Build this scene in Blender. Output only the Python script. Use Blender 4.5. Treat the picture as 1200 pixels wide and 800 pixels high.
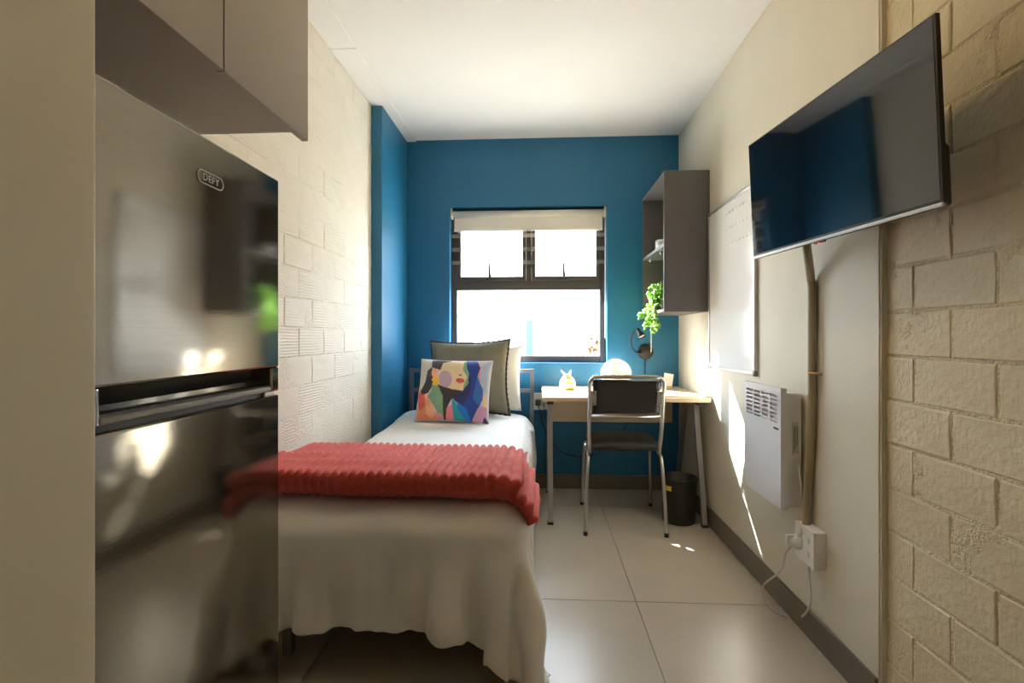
import bpy, bmesh, math, random
import numpy as np
from mathutils import Vector, Matrix, noise as mnoise
random.seed(7); np.random.seed(7)
S = bpy.context.scene
COL = S.collection
for o in list(bpy.data.objects): bpy.data.objects.remove(o)

# ------------------------------------------------------------------ camera, light, exposure
F, CX, CY, CAMH = 590.0, 600.0, 393.0, 1.14
YAW = math.atan(33/590.0)
cd = bpy.data.cameras.new('camera'); cam = bpy.data.objects.new('camera', cd); COL.objects.link(cam)
cd.sensor_width = 36.0; cd.lens = 36.0*F/1200.0; cd.clip_start = 0.02; cd.clip_end = 200
cd.shift_y = -(400.0-CY)/1200.0
cam.location = (0, 0, CAMH); cam.rotation_euler = (math.pi/2, 0, YAW)
S.camera = cam

W = bpy.data.worlds.new('world'); S.world = W; W.use_nodes = True
bg = W.node_tree.nodes['Background']
bg.inputs[0].default_value = (0.80, 0.90, 1.0, 1); bg.inputs[1].default_value = 17.0

sd = bpy.data.lights.new('sun_offscreen', 'SUN'); sun = bpy.data.objects.new('sun_offscreen', sd); COL.objects.link(sun)
sd.energy = 55.0; sd.color = (1.0, 0.96, 0.89); sd.angle = 0.012
SUN = Vector((1.08, -1.0, -1.0))
sun.rotation_euler = SUN.to_track_quat('-Z', 'Y').to_euler(); sun.location = (-4, 8, 6)

vs = S.view_settings
vs.view_transform = 'Standard'; vs.look = 'None'; vs.exposure = 0.66; vs.gamma = 1.0; vs.use_curve_mapping = False
LAMP_W = 18.0
cy = S.cycles
cy.use_denoising = True; cy.max_bounces = 12; cy.diffuse_bounces = 8; cy.glossy_bounces = 5
cy.transparent_max_bounces = 12; cy.sample_clamp_indirect = 8.0
cy.caustics_reflective = False; cy.caustics_refractive = False

def U(px, py, X=None, Y=None, Z=None):          # a photo pixel and a known plane -> a point of the room
    a, b = (px-CX)/F, (CY-py)/F
    c, s = math.cos(YAW), math.sin(YAW)
    r = Vector((a*c-s, a*s+c, b))
    t = X/r.x if X is not None else Y/r.y if Y is not None else (Z-CAMH)/r.z
    return Vector((r.x*t, r.y*t, CAMH+r.z*t))

# ------------------------------------------------------------------ materials
def lin(c): return tuple(((v/12.92) if v <= .04045 else ((v+.055)/1.055)**2.4) for v in c)
def mat(name, col, rough=.5, metal=0.0, spec=.5, noise=0, nscale=20, bump=0, bscale=60, stretch=None, sheen=0, emit=None, estr=0, coat=0, rnoise=0, srgb=False, alpha=1):
    m = bpy.data.materials.new(name); m.use_nodes = True
    nt = m.node_tree; N = nt.nodes; L = nt.links; b = N['Principled BSDF']
    if srgb: col = lin(col)
    b.inputs['Base Color'].default_value = (*col, 1); b.inputs['Roughness'].default_value = rough
    b.inputs['Metallic'].default_value = metal; b.inputs['Specular IOR Level'].default_value = spec
    b.inputs['Sheen Weight'].default_value = sheen; b.inputs['Coat Weight'].default_value = coat
    b.inputs['Alpha'].default_value = alpha
    if emit: b.inputs['Emission Color'].default_value = (*emit, 1); b.inputs['Emission Strength'].default_value = estr
    if noise or bump or rnoise:
        tc = N.new('ShaderNodeTexCoord'); mp = N.new('ShaderNodeMapping'); L.new(tc.outputs['Object'], mp.inputs[0])
        if stretch: mp.inputs['Scale'].default_value = stretch
    if noise or rnoise:
        t = N.new('ShaderNodeTexNoise'); t.inputs['Scale'].default_value = nscale; t.inputs['Detail'].default_value = 6
        L.new(mp.outputs[0], t.inputs[0])
        if noise:
            mx = N.new('ShaderNodeMixRGB'); mx.inputs[1].default_value = (*[c*(1-noise) for c in col], 1)
            mx.inputs[2].default_value = (*[min(1, c*(1+noise)) for c in col], 1)
            L.new(t.outputs[0], mx.inputs[0]); L.new(mx.outputs[0], b.inputs['Base Color'])
        if rnoise:
            mr = N.new('ShaderNodeMapRange'); mr.inputs[3].default_value = max(.02, rough-rnoise); mr.inputs[4].default_value = rough+rnoise
            L.new(t.outputs[0], mr.inputs[0]); L.new(mr.outputs[0], b.inputs['Roughness'])
    if bump:
        t2 = N.new('ShaderNodeTexNoise'); t2.inputs['Scale'].default_value = bscale; t2.inputs['Detail'].default_value = 5
        L.new(mp.outputs[0], t2.inputs[0])
        bp = N.new('ShaderNodeBump'); bp.inputs['Strength'].default_value = bump; bp.inputs['Distance'].default_value = .01
        L.new(t2.outputs[0], bp.inputs['Height']); L.new(bp.outputs[0], b.inputs['Normal'])
    return m

M = {}
M['plaster'] = mat('cream_wall_paint', (.64, .60, .495), .55, noise=.04, nscale=6, bump=.04, bscale=90)
M['ceiling'] = mat('white_ceiling_paint', (.80, .79, .78), .8, noise=.03, nscale=3, bump=.05, bscale=30)
M['blue'] = mat('blue_wall_paint', (.012, .150, .300), .45, noise=.06, nscale=8, bump=.05, bscale=120)
M['base'] = mat('taupe_skirting', (.16, .135, .105), .5, noise=.06)
M['brick_r'] = mat('cream_brick_paint', (.62, .53, .36), .62, noise=.08, nscale=9, bump=.35, bscale=55)
M['mortar_r'] = mat('cream_mortar_paint', (.62, .53, .36), .75, noise=.08, nscale=9, bump=.9, bscale=110)
M['tile'] = mat('beige_floor_tile', (.47, .42, .355), .30, noise=.10, nscale=3.5, bump=.02, bscale=60)
M['grout'] = mat('floor_grout', (.27, .24, .20), .8)
M['steel'] = mat('brushed_steel', (.31, .29, .26), .06, metal=.92, noise=.10, nscale=5, bump=.008, bscale=9, stretch=(1, 3, 60), rnoise=.025)
M['gloss_black'] = mat('gloss_black_plastic', (.012, .012, .014), .12, coat=.3)
M['black'] = mat('matt_black_plastic', (.018, .018, .018), .45)
M['grey_plastic'] = mat('grey_plastic', (.20, .20, .19), .35)
M['laminate'] = mat('grey_brown_laminate', (.22, .19, .16), .42, noise=.12, nscale=4, stretch=(1, 1, 1))
M['laminate_dk'] = mat('dark_laminate', (.075, .066, .057), .5, noise=.1, nscale=5)
M['shelf'] = mat('grey_laminate', (.115, .11, .108), .5, noise=.04, nscale=12)
M['chrome'] = mat('satin_metal_tube', (.55, .53, .50), .28, metal=.9)
M['deskleg'] = mat('grey_metal_leg', (.36, .35, .35), .35, metal=.6)
M['bedmetal'] = mat('grey_bed_metal', (.22, .22, .24), .35, metal=.5)
M['wood'] = mat('pale_beech_laminate', (.62, .47, .31), .42, noise=.10, nscale=6, stretch=(1, 12, 12))
M['vinyl'] = mat('black_vinyl', (.018, .018, .018), .42, bump=.08, bscale=250)
M['duvet'] = mat('white_cotton', (.78, .78, .78), .75, sheen=.2, bump=.35, bscale=7)
M['mattress'] = mat('mattress_ticking', (.30, .29, .28), .8)
M['throw'] = mat('coral_fleece', (.62, .085, .068), .9, sheen=.25, noise=.22, nscale=60, bump=.5, bscale=180)
M['olive'] = mat('sage_green_cotton', (.20, .19, .135), .8, sheen=.2, noise=.05, bump=.1, bscale=25)
M['olive_dk'] = mat('dark_sage_piping', (.06, .055, .04), .9)
M['white_cloth'] = mat('white_pillow_cotton', (.80, .79, .77), .8, bump=.08, bscale=18)
M['white'] = mat('white_plastic', (.78, .77, .76), .35)
M['white_metal'] = mat('white_enamel', (.74, .75, .80), .35)
M['slot'] = mat('dark_slot', (.03, .03, .03), .7)
M['board'] = mat('whiteboard_enamel', (.78, .78, .78), .16)
M['alu'] = mat('aluminium', (.62, .62, .62), .3, metal=.85)
M['cond'] = mat('painted_conduit', (.34, .29, .19), .5)
M['brass'] = mat('brass_saddle', (.55, .42, .20), .35, metal=.8)
M['screen'] = mat('tv_screen', (.004, .004, .005), .05, spec=.8)
M['frame_dk'] = mat('bronze_window_frame', (.06, .055, .055), .4)
M['blind'] = mat('pale_blind_fabric', (.72, .69, .64), .8, bump=.05, bscale=200)
_N = M['blind'].node_tree; _t = _N.nodes.new('ShaderNodeBsdfTranslucent'); _t.inputs[0].default_value = (.72, .68, .6, 1); _m = _N.nodes.new('ShaderNodeMixShader'); _m.inputs[0].default_value = .10
_N.links.new(_N.nodes['Principled BSDF'].outputs[0], _m.inputs[1]); _N.links.new(_t.outputs[0], _m.inputs[2]); _N.links.new(_m.outputs[0], _N.nodes['Material Output'].inputs[0])
M['leaf'] = mat('fresh_green_leaf', (.20, .45, .05), .5, noise=.2)
M['ext_leaf'] = mat('dark_garden_leaf', (.035, .075, .012), .6, noise=.3)
M['ext_leaf2'] = mat('rusty_garden_leaf', (.11, .06, .02), .6, noise=.3)
M['leaf_pale'] = mat('pale_leaf', (.72, .76, .55), .5, noise=.1)
M['yellow'] = mat('yellow_print', (.80, .55, .03), .5)
M['red_led'] = mat('red_led', (.5, .02, .02), .4, emit=(1, .05, .03), estr=2)
M['pale_grey'] = mat('pale_grey_weave', (.60, .58, .55), .7)
M['door'] = mat('door_paint', (.60, .56, .47), .5)
M['ext_wall'] = mat('exterior_render', (.80, .77, .70), .8, noise=.05)
M['ext_ground'] = mat('exterior_paving', (.62, .58, .50), .8, noise=.1)
M['ext_blue'] = mat('exterior_blue_paint', (.015, .07, .22), .5)
M['ext_grey'] = mat('exterior_grey', (.045, .043, .042), .6)
M['ext_brick'] = mat('exterior_sandy_wall', (.20, .13, .07), .8, noise=.1)

def glassy(name, tint, gl, rough=.02):
    m = bpy.data.materials.new(name); m.use_nodes = True
    nt = m.node_tree; N = nt.nodes; L = nt.links; N.clear()
    o = N.new('ShaderNodeOutputMaterial'); mx = N.new('ShaderNodeMixShader'); t = N.new('ShaderNodeBsdfTransparent'); g = N.new('ShaderNodeBsdfGlossy')
    t.inputs[0].default_value = (*tint, 1); g.inputs['Roughness'].default_value = rough
    mx.inputs[0].default_value = gl
    L.new(t.outputs[0], mx.inputs[1]); L.new(g.outputs[0], mx.inputs[2]); L.new(mx.outputs[0], o.inputs[0])
    return m
M['glass'] = glassy('window_glass', (.97, .98, .98), .04)
M['clear_bar'] = glassy('clear_polycarbonate', (.80, .82, .84), .22, .25)

def combed_brick():                       # cream paint over bricks with combed horizontal scoring
    m = mat('combed_brick_paint', (.75, .71, .63), .6, noise=.05, nscale=7)
    nt = m.node_tree; N = nt.nodes; L = nt.links; b = N['Principled BSDF']
    tc = N.new('ShaderNodeTexCoord')
    w = N.new('ShaderNodeTexWave'); w.bands_direction = 'Z'; w.inputs['Scale'].default_value = 24; w.inputs['Distortion'].default_value = 1.2
    w.inputs['Detail'].default_value = 2; w.inputs['Detail Scale'].default_value = .6
    L.new(tc.outputs['Object'], w.inputs[0])
    n = N.new('ShaderNodeTexNoise'); n.inputs['Scale'].default_value = 45; n.inputs['Detail'].default_value = 5; L.new(tc.outputs['Object'], n.inputs[0])
    n2 = N.new('ShaderNodeTexNoise'); n2.inputs['Scale'].default_value = 3.0; L.new(tc.outputs['Object'], n2.inputs[0])
    oi = N.new('ShaderNodeObjectInfo')
    ad = N.new('ShaderNodeMath'); ad.operation = 'ADD'; L.new(oi.outputs['Random'], ad.inputs[0]); L.new(n2.outputs[0], ad.inputs[1])
    rm = N.new('ShaderNodeMapRange'); rm.inputs[1].default_value = .75; rm.inputs[2].default_value = 1.15; L.new(ad.outputs[0], rm.inputs[0])
    mu = N.new('ShaderNodeMath'); mu.operation = 'MULTIPLY'; L.new(w.outputs[0], mu.inputs[0]); L.new(rm.outputs[0], mu.inputs[1])
    a2 = N.new('ShaderNodeMath'); a2.operation = 'MULTIPLY_ADD'; L.new(n.outputs[0], a2.inputs[0]); a2.inputs[1].default_value = .6; L.new(mu.outputs[0], a2.inputs[2])
    bp = N.new('ShaderNodeBump'); bp.inputs['Strength'].default_value = .34; bp.inputs['Distance'].default_value = .005
    L.new(a2.outputs[0], bp.inputs['Height']); L.new(bp.outputs[0], b.inputs['Normal'])
    return m
M['brick_l'] = combed_brick()
M['mortar_l'] = mat('pale_mortar_paint', (.75, .71, .63), .7, noise=.05, nscale=7, bump=.6, bscale=90)

def print_mat():
    m = mat('printed_cotton', (.8, .8, .8), .8, sheen=.1)
    N = m.node_tree.nodes; a = N.new('ShaderNodeVertexColor'); a.layer_name = 'print'
    m.node_tree.links.new(a.outputs[0], N['Principled BSDF'].inputs['Base Color'])
    return m
M['print'] = print_mat()

# ------------------------------------------------------------------ mesh helpers
class MB:
    def __init__(s): s.v = []; s.f = []; s.smooth = []
    def add(s, vs_, fs, sm=False):
        o = len(s.v); s.v += [tuple(p) for p in vs_]; s.f += [tuple(i+o for i in f) for f in fs]; s.smooth += [sm]*len(fs); return s
    def box(s, x0, x1, y0, y1, z0, z1, mtx=None):
        v = [Vector((x, y, z)) for z in (z0, z1) for y in (y0, y1) for x in (x0, x1)]
        if mtx is not None: v = [mtx @ p for p in v]
        return s.add(v, [(0,2,3,1),(4,5,7,6),(0,1,5,4),(2,6,7,3),(0,4,6,2),(1,3,7,5)])
    def prism(s, pts, axis, a, b):       # 2-D outline extruded along an axis (outline in the other two axes, in order)
        def P(p, t):
            q = list(p); q.insert(axis, t); return q
        n = len(pts); v = [P(p, a) for p in pts]+[P(p, b) for p in pts]
        return s.add(v, [tuple(range(n))[::-1], tuple(range(n, 2*n))]+[(i, (i+1) % n, n+(i+1) % n, n+i) for i in range(n)])
    def tube(s, pts, r, n=10, closed=False, cap=True, sq=False):
        pts = [Vector(p) for p in pts]; m = len(pts); rr = r if isinstance(r, (list, tuple)) else [r]*m
        T = []
        for i in range(m):
            a = pts[(i-1) % m] if (closed or i > 0) else pts[i]; b = pts[(i+1) % m] if (closed or i < m-1) else pts[i]
            T.append((b-a).normalized())
        up = Vector((0, 0, 1)) if abs(T[0].z) < .9 else Vector((1, 0, 0))
        nrm = (up-T[0]*up.dot(T[0])).normalized(); v = []
        for i in range(m):
            nrm = (nrm-T[i]*nrm.dot(T[i])).normalized(); bn = T[i].cross(nrm)
            for k in range(n):
                an = 2*math.pi*k/n+(math.pi/4 if sq else 0); v.append(pts[i]+(nrm*math.cos(an)+bn*math.sin(an))*rr[i]*(1.414 if sq else 1))
        f = []
        for i in range(m if closed else m-1):
            j = (i+1) % m
            for k in range(n): f.append((i*n+k, i*n+(k+1) % n, j*n+(k+1) % n, j*n+k))
        s.add(v, f, not sq)
        if cap and not closed:
            o = len(s.v)-len(v); s.f += [tuple(o+k for k in range(n))[::-1], tuple(o+(m-1)*n+k for k in range(n))]; s.smooth += [False, False]
        return s
    def lathe(s, prof, c, n=32, axis=(0, 0, 1), sm=True):   # prof: (radius, height)
        q = Vector((0, 0, 1)).rotation_difference(Vector(axis)).to_matrix(); c = Vector(c); v = []; f = []
        for r, h in prof:
            for k in range(n):
                a = 2*math.pi*k/n; v.append(c+q @ Vector((r*math.cos(a), r*math.sin(a), h)))
        for i in range(len(prof)-1):
            for k in range(n): f.append((i*n+k, i*n+(k+1) % n, (i+1)*n+(k+1) % n, (i+1)*n+k))
        s.add(v, f, sm)
        o = len(s.v)-len(v)
        if prof[0][0] > 1e-5: s.f.append(tuple(o+k for k in range(n))[::-1]); s.smooth.append(False)
        if prof[-1][0] > 1e-5: s.f.append(tuple(o+(len(prof)-1)*n+k for k in range(n))); s.smooth.append(False)
        return s
    def grid(s, fn, nu, nv, sm=True, flip=False):
        v = [fn(i/nu, j/nv) for j in range(nv+1) for i in range(nu+1)]
        f = [(j*(nu+1)+i, j*(nu+1)+i+1, (j+1)*(nu+1)+i+1, (j+1)*(nu+1)+i) for j in range(nv) for i in range(nu)]
        if flip: f = [q[::-1] for q in f]
        return s.add(v, f, sm)
    def xf(s, mtx, start=0):
        for i in range(start, len(s.v)): s.v[i] = tuple(mtx @ Vector(s.v[i]))
        return s
    def build(s, name, m, parent=None, bevel=0, sub=0, seg=2, weld=False, recalc=True):
        me = bpy.data.meshes.new(name)
        off = origin(parent)
        me.from_pydata([tuple(Vector(p)-off) for p in s.v], [], s.f)
        me.polygons.foreach_set('use_smooth', s.smooth)
        if weld or recalc:
            b = bmesh.new(); b.from_mesh(me)
            if weld: bmesh.ops.remove_doubles(b, verts=b.verts, dist=1e-5)
            if recalc: bmesh.ops.recalc_face_normals(b, faces=b.faces)
            b.to_mesh(me); b.free()
        me.materials.append(M[m] if isinstance(m, str) else m)
        o = bpy.data.objects.new(name, me); COL.objects.link(o)
        if parent is not None: o.parent = parent
        if bevel:
            bm_ = o.modifiers.new('bevel', 'BEVEL'); bm_.width = bevel; bm_.segments = seg; bm_.limit_method = 'ANGLE'; bm_.angle_limit = .6
        if sub:
            sb = o.modifiers.new('subsurf', 'SUBSURF'); sb.levels = sub; sb.render_levels = sub
        return o
def origin(o):
    v = Vector((0, 0, 0))
    while o is not None: v += o.location; o = o.parent
    return v
def tag(o, label=None, cat=None, group=None, kind=None):
    if label: o['label'] = label
    if cat: o['category'] = cat
    if group: o['group'] = group
    if kind: o['kind'] = kind
    return o
def thing(name, loc, label=None, cat=None, group=None, kind=None):
    o = bpy.data.objects.new(name, None); COL.objects.link(o); o.location = loc; o.empty_display_size = .05
    return tag(o, label, cat, group, kind)
def smooth_path(pts, k=8):
    P = [Vector(p) for p in pts]; P = [2*P[0]-P[1]]+P+[2*P[-1]-P[-2]]; out = []
    for i in range(1, len(P)-2):
        for j in range(k):
            t = j/k; a, b, c, d = P[i-1], P[i], P[i+1], P[i+2]
            out.append(.5*((2*b)+(c-a)*t+(2*a-5*b+4*c-d)*t*t+(3*b-a-3*c+d)*t**3))
    out.append(P[-2]); return out
def Bx(*a): return MB().box(*a)
def text_mesh(name, body, size, mtx, m, parent, depth=.0006):
    c = bpy.data.curves.new(name, 'FONT'); c.body = body; c.size = size; c.extrude = depth; c.align_x = 'CENTER'; c.align_y = 'CENTER'; c.space_character = 1.15
    t = bpy.data.objects.new(name, c); COL.objects.link(t)
    dg = bpy.context.evaluated_depsgraph_get(); dg.update()
    me = bpy.data.meshes.new_from_object(t.evaluated_get(dg)); bpy.data.objects.remove(t)
    me.transform(Matrix.Translation(-origin(parent)) @ mtx); me.materials.clear(); me.materials.append(M[m])
    o = bpy.data.objects.new(name, me); COL.objects.link(o); o.parent = parent
    return o

# ------------------------------------------------------------------ the room
XR, XRB, XL, XLB, YB, H, YN = 1.02, 1.04, -1.08, -1.01, 3.78, 2.62, 3.17
YP = 1.578                 # where the smooth panel on the right ends
REAR = -1.5
XP, YPW = -.53, .574       # near partition
fl = Bx(-1.4, 1.3, REAR, 4.0, -.12, -.006).build('floor', 'grout'); tag(fl, kind='structure')
gx = [-1.99, -.79, .41, 1.61]; gy = [-2.62, -1.42, -.22, .98, 2.185, 3.39, 4.59]
for i in range(3):
    for j in range(6):
        x0, x1 = max(gx[i], -1.10)+.0015, min(gx[i+1], XRB)-.0015; y0, y1 = max(gy[j], REAR)+.0015, min(gy[j+1], YB)-.0015
        if x1-x0 > .05 and y1-y0 > .05: Bx(x0, x1, y0, y1, -.012, 0).build('tile', 'tile', fl, bevel=.001, seg=1)
ce = Bx(-1.4, 1.3, REAR, 4.0, H, H+.12).build('ceiling', 'ceiling'); tag(ce, kind='structure')
t1 = MB().box(XL, -.94, YPW, 2.53, H-.008, H).box(XL, -.94, 2.533, YB, H-.010, H).build('trim_1', 'ceiling', bevel=.003); tag(t1, kind='structure')

# window wall
WX0, WX1, WZ0, WZ1 = -.684, .497, .935, 2.108
wb = MB().box(-1.3, WX0, YB, YB+.16, 0, H).box(WX1, 1.3, YB, YB+.16, 0, H).box(WX0, WX1, YB, YB+.16, 0, WZ0).box(WX0, WX1, YB, YB+.16, WZ1, H).build('wall_back', 'blue'); tag(wb, kind='structure')
tag(Bx(-1.3, XLB, YN, YB, 0, H).build('wall_left_nib', 'blue', bevel=.004), kind='structure')
tag(Bx(XR, 1.2, YP, YB, 0, H).build('wall_right', 'plaster', bevel=.002), kind='structure')
tag(Bx(-1.3, XP, REAR, YPW, 0, H).build('wall_partition', 'plaster', bevel=.004), kind='structure')
wr = Bx(-1.3, 1.3, REAR-.12, REAR, 0, H).build('wall_rear', 'plaster'); tag(wr, kind='structure')
dr = thing('door_1', (.25, REAR, 0), kind='structure')
Bx(-.16, .66, REAR+.001, REAR+.04, .005, 2.04).build('door_leaf', 'door', dr, bevel=.003)
MB().box(-.22, -.16, REAR+.001, REAR+.05, 0, 2.10).box(.66, .72, REAR+.001, REAR+.05, 0, 2.10).box(-.22, .72, REAR+.001, REAR+.05, 2.04, 2.10).build('door_frame', 'base', dr)
MB().tube([(-.09, REAR+.04, 1.0), (-.09, REAR+.085, 1.0), (.03, REAR+.085, 1.0)], .009).build('door_handle', 'chrome', dr)

tag(Bx(XR-.012, XR, YP, YB, 0, .105).build('baseboard_right', 'base', bevel=.003), kind='structure')
tag(Bx(XLB, XR-.012, YB-.012, YB, 0, .105).build('baseboard_back', 'base', bevel=.003), kind='structure')
tag(Bx(XLB, XLB+.012, YN, YB-.012, 0, .105).build('baseboard_left', 'base', bevel=.003), kind='structure')

# painted brick walls: mortar bed as a real uneven surface, each brick an object
def brick_variants(name, m, bl, bh, n):
    out = []
    for k in range(n):
        rnd = random.Random(100+k); hw, hh = bl/2, bh/2
        per = [(-hw,-hh),(0,-hh),(hw,-hh),(hw,0),(hw,hh),(0,hh),(-hw,hh),(-hw,0)]
        j = lambda a: rnd.uniform(-a, a)
        A = [(-.03, y, z) for y, z in per]
        Bq = [(-.0022, y+j(.0022), z+j(.0022)) for y, z in per]
        Cq = [(j(.0012), y-math.copysign(.004, y)*(abs(y) > 1e-6)+j(.0015), z-math.copysign(.004, z)*(abs(z) > 1e-6)+j(.0015)) for y, z in per]
        v = A+Bq+Cq+[(j(.0008)+.0006, j(.02), j(.01))]
        f = []
        for a, b in ((0, 8), (8, 16)):
            for i in range(8): f.append((a+i, a+(i+1) % 8, b+(i+1) % 8, b+i))
        for i in range(8): f.append((16+i, 16+(i+1) % 8, 24))
        me = bpy.data.meshes.new(name); me.from_pydata(v, [], f); me.materials.append(M[m]); me.polygons.foreach_set('use_smooth', [False]*len(f))
        out.append(me)
    return out
def brick_wall(wall, m, face, sgn, y0, y1, z0, z1, bl, ch, zph, yph, gap):
    var = brick_variants('brick', m, bl-gap, ch-gap, 10); cnt = 0
    k0 = math.floor((z0-zph)/ch)
    for k in range(k0, k0+40):
        za, zb = zph+k*ch, zph+(k+1)*ch
        if za >= z1-.02: break
        za, zb = max(za, 0), min(zb, z1)
        if zb-za < .03: continue
        y = yph+(bl/2 if k % 2 else 0)
        while y > y0: y -= bl
        while y < y1-.004:
            a, b = max(y, y0), min(y+bl, y1)
            if b-a > .03:
                o = bpy.data.objects.new('brick', random.choice(var)); COL.objects.link(o); o.parent = wall
                o.location = (face+random.uniform(-.0015, .0015), (a+b)/2, (za+zb)/2)
                o.rotation_euler = (random.gauss(0, .004), 0, (0 if sgn > 0 else math.pi)+random.gauss(0, .004))
                o.scale = (1, (b-a-gap)/(bl-gap), (zb-za-gap)/(ch-gap)); cnt += 1
            y += bl
    return cnt
def mortar(name, m, face, sgn, y0, y1, z0, z1, back, deep, fill, step=.012):
    nu, nv = int((y1-y0)/step), int((z1-z0)/step)
    def fn(u, v):
        y, z = y0+u*(y1-y0), z0+v*(z1-z0)
        n = mnoise.fractal(Vector((face*3, y*5, z*5)), 1.0, 2.0, 4)+.5*mnoise.noise(Vector((1, y*40, z*40)))
        return (face-sgn*(deep-max(0, n)*fill), y, z)
    b = MB().grid(fn, nu, nv)
    b.box(min(back, face-sgn*.02), max(back, face-sgn*.02), y0, y1, z0, z1)
    return b.build(name, m, recalc=False)
wl = mortar('wall_left', 'mortar_l', XL, 1, YPW, YN, 0, H, -1.3, .0014, .0030); tag(wl, kind='structure')
nl = brick_wall(wl, 'brick_l', XL, 1, 1.0, YN, .42, H-.008, .262, .1315, 1.965, 2.59, .005)
wrb = mortar('wall_right_brick', 'mortar_r', XRB, -1, REAR, YP, 0, H, 1.2, .0036, .0062); tag(wrb, kind='structure')
nr = brick_wall(wrb, 'brick_r', XRB, -1, .5, YP, 0, H, .257, .130, .948, 1.335-.1285, .008)
print('bricks', nl, nr)
tag(Bx(XR+.004, XRB+.02, YP-.006, YP, 0, H).build('trim_2', 'plaster'), kind='structure')

# window
wn = thing('window_1', (-.09, YB+.08, WZ0), kind='structure')
fy0, fy1 = YB+.075, YB+.125
ZR0, ZR1 = 1.487, 1.560
fr = MB().box(WX0, WX0+.045, fy0, fy1, WZ0, WZ1).box(WX1-.045, WX1, fy0, fy1, WZ0, WZ1).box(WX0+.045, WX1-.045, fy0, fy1, WZ1-.045, WZ1).box(WX0+.045, WX1-.045, fy0, fy1, WZ0, WZ0+.05)
fr.build('window_frame', 'frame_dk', wn, bevel=.004)
Bx(WX0+.045, WX1-.045, fy0-.006, fy1, ZR0, ZR1).build('transom', 'frame_dk', wn, bevel=.004)
Bx(-.106, -.066, fy0, fy1, ZR1, WZ1-.045).build('mullion', 'frame_dk', wn, bevel=.003)
Bx(WX0+.045, WX1-.045, YB+.098, YB+.102, WZ0+.05, ZR0).build('pane', 'glass', wn)
for a, b in ((WX0+.045, -.106), (-.066, WX1-.045)):
    cs = MB().box(a+.001, a+.030, fy0-.012, fy1-.01, ZR1+.001, WZ1-.046).box(b-.030, b-.001, fy0-.012, fy1-.01, ZR1+.001, WZ1-.046).box(a+.03, b-.03, fy0-.012, fy1-.01, ZR1+.001, ZR1+.032).box(a+.03, b-.03, fy0-.012, fy1-.01, WZ1-.078, WZ1-.046)
    c = cs.build('casement', 'frame_dk', wn, bevel=.003)
    Bx(a+.03, b-.03, YB+.088, YB+.092, ZR1+.032, WZ1-.078).build('pane', 'glass', c)
    xm = (a+b)/2-.01
    st = MB().tube([(xm, fy0-.02, ZR1+.012), (xm-.004, fy0-.03, ZR1+.06), (xm-.008, fy0-.026, ZR1+.128)], [.012, .010, .009], 8)
    st.box(xm-.03, xm+.02, fy0-.022, fy0-.010, ZR1+.006, ZR1+.020).build('window_stay', 'black', c)
for z in (1.696, 1.796, 1.900):
    Bx(WX0, WX1, YB+.046, YB+.056, z-.016, z+.016).build('security_bar', 'clear_bar', wn, bevel=.003)
# roller blind
rb = thing('roller_blind', (-.09, YB+.045, 1.95), 'cream roller blind drawn up at the top of the window', 'blind')
BX0, BX1 = WX0+.018, WX1-.018
MB().tube([(BX0, YB+.036, 2.062), (BX1, YB+.036, 2.062)], .026, 20).build('roller', 'blind', rb)
Bx(BX0+.012, BX1-.012, YB+.038, YB+.0405, 1.952, 2.064).build('blind_fabric', 'blind', rb)
Bx(BX0+.010, BX1-.010, YB+.033, YB+.0455, 1.934, 1.954).build('bottom_bar', 'blind', rb, bevel=.004)
for x in (BX0-.012, BX1): Bx(x, x+.012, YB+.004, YB+.068, 2.03, 2.106).build('bracket', 'white', rb, bevel=.003)
MB().tube(smooth_path([(BX1+.006, YB+.012, 2.06), (BX1+.006, YB+.010, 1.5), (BX1+.006, YB+.016, 1.12), (BX1+.006, YB+.022, 1.5), (BX1+.006, YB+.020, 2.06)]), .0018, 6).build('pull_chain', 'white', rb)

# ------------------------------------------------------------------ outside
g = Bx(-30, 30, YB+.16, 60, -.5, -.3).build('ground', 'ext_ground'); tag(g, kind='structure')
hs = thing('neighbouring_house', (-2, 15, -.3), 'pale rendered house seen across the yard through the window', 'building')
Bx(-11, 9, 15, 21, -.3, 4.2).build('wall', 'ext_wall', hs)
Bx(-11.3, 9.3, 14.7, 21.3, 4.2, 4.45).build('roof', 'ext_grey', hs)
for x in (-6.5, -3.4, 2.6):
    w_ = Bx(x, x+1.4, 14.95, 15.05, .9, 2.2).build('window', 'ext_grey', hs); Bx(x+.07, x+1.33, 14.93, 14.96, .97, 2.13).build('pane', 'white_metal', w_)
Bx(-.42, -.20, 14.94, 15.05, -.3, 1.6).build('door_shutter', 'ext_blue', hs, bevel=.01)
bw = Bx(-14, 12, 11.2, 11.4, -.3, .62); tag(bw.build('boundary_wall', 'ext_brick', bevel=.01), 'low sandy boundary wall across the yard', 'wall')
for x, lab in ((-1.15, 'thin grey post beside the blue shutter outside'), (1.05, 'thin grey post on the far side of the blue shutter')):
    p = thing('yard_post', (x, 11.0, -.3), lab, 'post'); MB().tube([(x, 11, -.3), (x, 11, 1.45)], .035, 8).build('pole', 'ext_grey', p); MB().box(x-.10, x+.10, 10.9, 11.1, -.3, -.24).build('foot_plate', 'ext_grey', p)
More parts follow.
